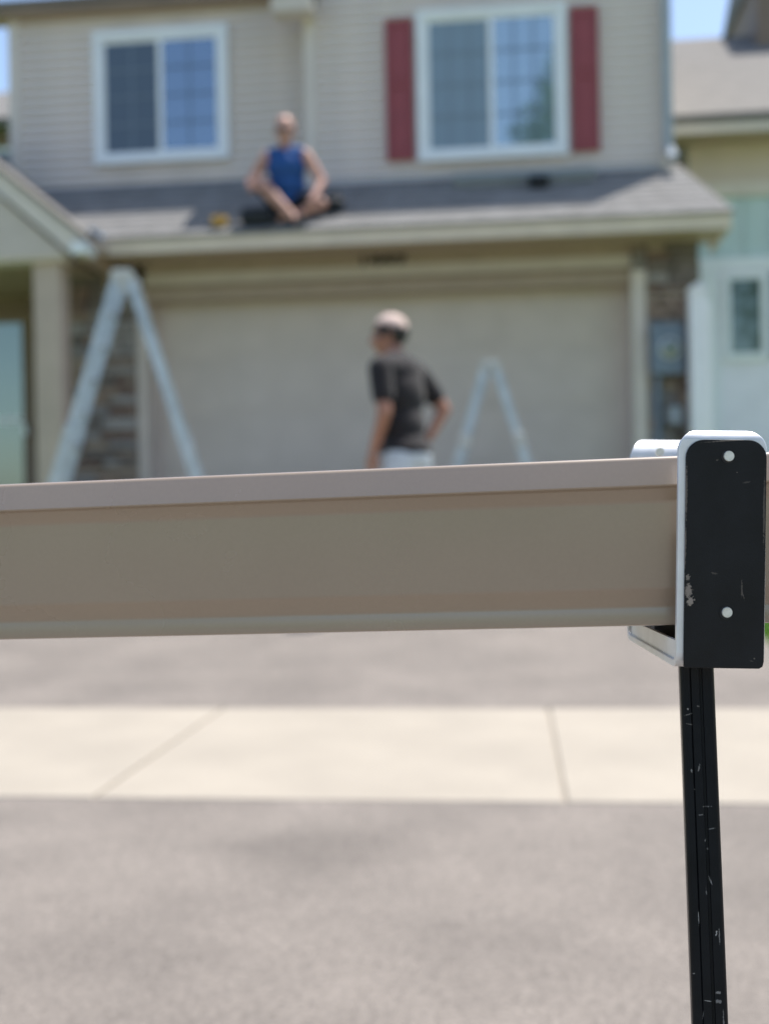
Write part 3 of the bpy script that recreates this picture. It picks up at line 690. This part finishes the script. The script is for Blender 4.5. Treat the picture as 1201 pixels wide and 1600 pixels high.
# U shaped cradle: path in (y, z) with bent corners, rounded upper corners, 4 mm plate
def cradle():
    pth = []; top = .1362; rb_ = .009; ya, yb = .0016, .1545; th = .0042
    N_ = 13
    ro = .0062
    def inset(z): q = max(0, (z-(top-.0115))/.0115); return .0115*(1-math.sqrt(max(0, 1-min(1, q*.985)**2)))
    for i in range(N_): a = math.pi/2*(1-i/(N_-1)); z = top-ro+ro*math.sin(a); pth.append((ya+ro*(1-math.cos(a)), z, inset(z)))
    for i in range(1, 8): z = top-ro-(.0115-ro)*i/7; pth.append((ya, z, inset(z)))
    for i in range(1, 12): pth.append((ya, (top-.0115)+(rb_-(top-.0115))*i/12, 0))
    for i in range(7): a = math.pi/2*i/6; pth.append((ya+rb_-rb_*math.cos(a), rb_-rb_*math.sin(a), 0))
    for i in range(1, 12): pth.append((ya+rb_+(yb-ya-2*rb_)*i/12, 0, 0))
    for i in range(7): a = math.pi/2*i/6; pth.append((yb-rb_+rb_*math.sin(a), rb_-rb_*math.cos(a), 0))
    for i in range(1, 12): pth.append((yb, rb_+(top-.009-rb_)*i/12, 0))
    rk = .009
    for i in range(1, N_+4): a = math.pi/2*i/(N_+3); z = top-.013+.004+rk*math.sin(a); pth.append((yb+rk*(1-math.cos(a)), z, inset(z)))
    b = bmesh.new(); rings = []
    for i, (y, z, ins) in enumerate(pth):
        y0, z0, _ = pth[max(0, i-1)]; y1, z1, _ = pth[min(len(pth)-1, i+1)]; t_ = Vector((y1-y0, z1-z0)).normalized(); nx = (-t_.y, t_.x)
        x0, x1 = cradle_w[0]+ins, cradle_w[1]-ins
        # travelling down the front, then back, then up: inside lies to the left of the path
        iy, iz = y+nx[0]*th, z+nx[1]*th
        rings.append([b.verts.new(p) for p in ((x0, y, z), (x1, y, z), (x1, iy, iz), (x0, iy, iz))])
    for i in range(len(rings)-1):
        for j in range(4): b.faces.new((rings[i][j], rings[i][(j+1) % 4], rings[i+1][(j+1) % 4], rings[i+1][j]))
    b.faces.new(rings[0]); b.faces.new(rings[-1][::-1]); bmesh.ops.recalc_face_normals(b, faces=b.faces[:])
    return b
m_ = MB(); m_.join(cradle()); cr = m_.build('cradle', 'aluminium', stand); cr.matrix_local = CM
fl = MB().prism([(.009, .0035), (.146, .0035), (.146, .0135), (.009, .0150)], 'x', cradle_w[0]+.0016, cradle_w[0]+.0036).build('flange', 'aluminium', cr)
bv = cr.modifiers.new('b', 'BEVEL'); bv.width = .0013; bv.segments = 3; bv.limit_method = 'ANGLE'; bv.angle_limit = R(40)
scuffed('black_plate', (.011, .012, .0135), (.42, .36, .30), .42,
        [(.0035, .0445, .003, .0065, .6), (.0045, .0385, .003, .004, .7), (.003, .052, .002, .003, .5), (.0335, .046, .0007, .008, .2), (.034, .043, .0005, .004, .25), (.018, .0545, .0028, .0009, .14), (.0355, .1065, .003, .0008, .12), (.041, .0065, .0008, .0007, .3), (.019, .119, .0014, .0005, .25), (.0395, .005, .002, .0004, .15), (.0015, .100, .0011, .026, .35), (.0013, .07, .0009, .02, .4), (.0455, .09, .0009, .03, .2), (.03, .112, .0006, .0005, .3), (.024, .130, .02, .0007, .3)], .80)
m_ = MB(); b = bmesh.new(); pr_ = []
x0, x1, z0, z1, r_ = .0012, .0468, .0006, .1306, .0105
for (cx, cz, a0) in ((x1-r_, z1-r_, 0), (x0+r_, z1-r_, 90)):
    for i in range(9): a = R(a0+i*90/8); pr_.append((cx+r_*math.cos(a), cz+r_*math.sin(a)))
pr_ += [(x0, z0+.001), (x0+.001, z0), (x1-.003, z0), (x1-.001, z0+.0012), (x1-.0003, z0+.004)]
m_.prism(pr_, 'y', 0, .0014)
cv = m_.build('cover_plate', 'black_plate', stand); cv.matrix_local = CM
bv = cv.modifiers.new('b', 'BEVEL'); bv.width = .0005; bv.segments = 2; bv.limit_method = 'ANGLE'; bv.angle_limit = R(50)
rm_ = MB().cyl((0, .0, 0), (0, -.0012, 0), 0.0031, .0028, 24).mesh('rivet', 'rivet')
wm_ = MB().cyl((0, .0, 0), (0, -.0004, 0), .0038, .0038, 24).mesh('rivet_seat', 'rubber')
for z in (.1212, .0325):
    o = obj('rivet', rm_, stand); o.matrix_local = CM @ Matrix.Translation((.0252, -.0002, z)); o2 = obj('rivet_seat', wm_, o)
    o2.location = (-.0004, .0001, -.0003)
o = MB().cyl((0, .0, 0), (0, -.0012, 0), .0030, .0028, 16).build('screw', 'rivet', stand); o.matrix_local = CM @ Matrix.Translation((.018, .1502, .1315))
o = B(.012, .040, .03, .135, .0042, .0205, bev=.002).build('support_pad', 'rubber', stand); o.matrix_local = CM
# leg
Pt = Vector((.1128, .7400, .700)); Pb = Vector((.1118, .7053, .490)); dl = (Pb-Pt).normalized(); Pe = Pt+dl*(.700-.02)/abs(dl.z)
scuffed('black_leg', (.009, .0095, .0105), (.40, .38, .35), .36,
        [(.003, -.085, .004, .0005), (.005, -.098, .004, .0005), (-.001, -.090, .0025, .0006), (.001, -.105, .0008, .0012), (.0022, -.110, .0007, .0009), (.003, -.128, .0006, .004), (.0005, -.135, .0006, .003),
         (.0052, -.192, .0022, .0011), (.0048, -.197, .003, .0016), (-.001, -.197, .004, .0004), (-.004, -.205, .0006, .003), (-.0055, -.064, .0008, .002), (-.001, -.062, .0008, .003), (-.006, -.03, .004, .0004), (-.0055, -.036, .003, .0004), (-.0045, -.15, .0005, .006), (.007, -.16, .0005, .006), (.0075, -.21, .0006, .012), (0, -.025, .001, .0004), (-.0085, -.182, .001, .0006), (-.004, -.075, .001, .0004)], .79, .14)
w2 = .0103; prof = []
for (cx, cy, a0) in ((w2-.003, w2-.003, 0), (-w2+.003, w2-.003, 90), (-w2+.003, -w2+.003, 180)):
    for i in range(5): a = R(a0+i*22.5); prof.append((cx+.003*math.cos(a), cy+.003*math.sin(a)))
prof += [(-.0046, -w2), (-.0041, -w2+.0008), (-.0036, -w2), (.0010, -w2), (.0013, -w2+.0016), (.0028, -w2+.0016), (.0031, -w2)]
for i in range(5): a = R(270+i*22.5); prof.append((w2-.003+.003*math.cos(a), -w2+.003+.003*math.sin(a)))
L_ = (Pe-Pt).length
lg_ = MB().prism(prof, 'z', -L_, .02).build('leg', 'black_leg', stand)
zax = -dl; xax = Vector((1, 0, 0)); xax = (xax-zax*xax.dot(zax)).normalized(); yax = zax.cross(xax)
rotm = Matrix((xax, yax, zax)).transposed() @ Matrix.Rotation(R(-5), 3, 'Z')
lg_.matrix_local = Matrix.Translation(Pt-stand.location) @ rotm.to_4x4()
mat('black_metal', (.012, .012, .013), .45, .2, 30)
o = B(-.28, .28, -.02, .02, 0, .03, bev=.004).build('foot_bar', 'black_metal', stand); o.location = Pe-stand.location; o.location.z = -.011
o = B(-.018, .018, .022, .34, 0, .028, bev=.004).build('foot_bar', 'black_metal', stand); o.location = Pe-stand.location; o.location.z = -.011

# ------------------------------------------------------------------ trees across the street, mirrored in the windows
glf = bpy.data.materials.new('leaf'); MATS['leaf'] = glf
mat('leaf', (.075, .15, .03), .6, .35, 1.5)
def tree(label, x, y, h, r, seed):
    rnd = random.Random(seed); t = thing('tree', label, 'tree', (x, y, -.03), group='trees across the street')
    tr = MB(); tr.cyl((0, 0, 0), (.1, 0, h*.45), .22, .13, 10); blobs = []
    for i in range(9):
        a = i*2.4; z = h*(.3+.06*i); q = Vector((math.cos(a)*r*.55, math.sin(a)*r*.55, z+r*.4)); tr.cyl((.05, 0, z*.7), q, .07, .03, 6); blobs.append((q, r*rnd.uniform(.38, .55)))
    blobs.append((Vector((0, 0, h-r*.5)), r*.5)); tr.build('trunk', 'bark', t)
    b = bmesh.new()
    for q, rr_ in blobs:
        for k in range(750):
            v = Vector((rnd.gauss(0, 1), rnd.gauss(0, 1), rnd.gauss(0, 1))).normalized()*rr_*rnd.random()**.4; p = q+v
            u = Vector((rnd.gauss(0, 1), rnd.gauss(0, 1), rnd.gauss(0, 1))).normalized()*.16; w = u.orthogonal().normalized()*.10
            b.faces.new([b.verts.new(p+c) for c in (u, w, -u, -w)])
    me = bpy.data.meshes.new('crown'); b.to_mesh(me); b.free(); me.materials.append(MATS['leaf']); obj('crown', me, t)
tree('broad leafy tree across the street, mirrored in the shuttered window', 3.2, -16, 17.2, 4.2, 1)
tree('second leafy tree across the street, farther along', 12.5, -17, 13, 4, 2)
tree('leafy tree across the street to the left', -9.5, -18, 11.5, 4, 3)
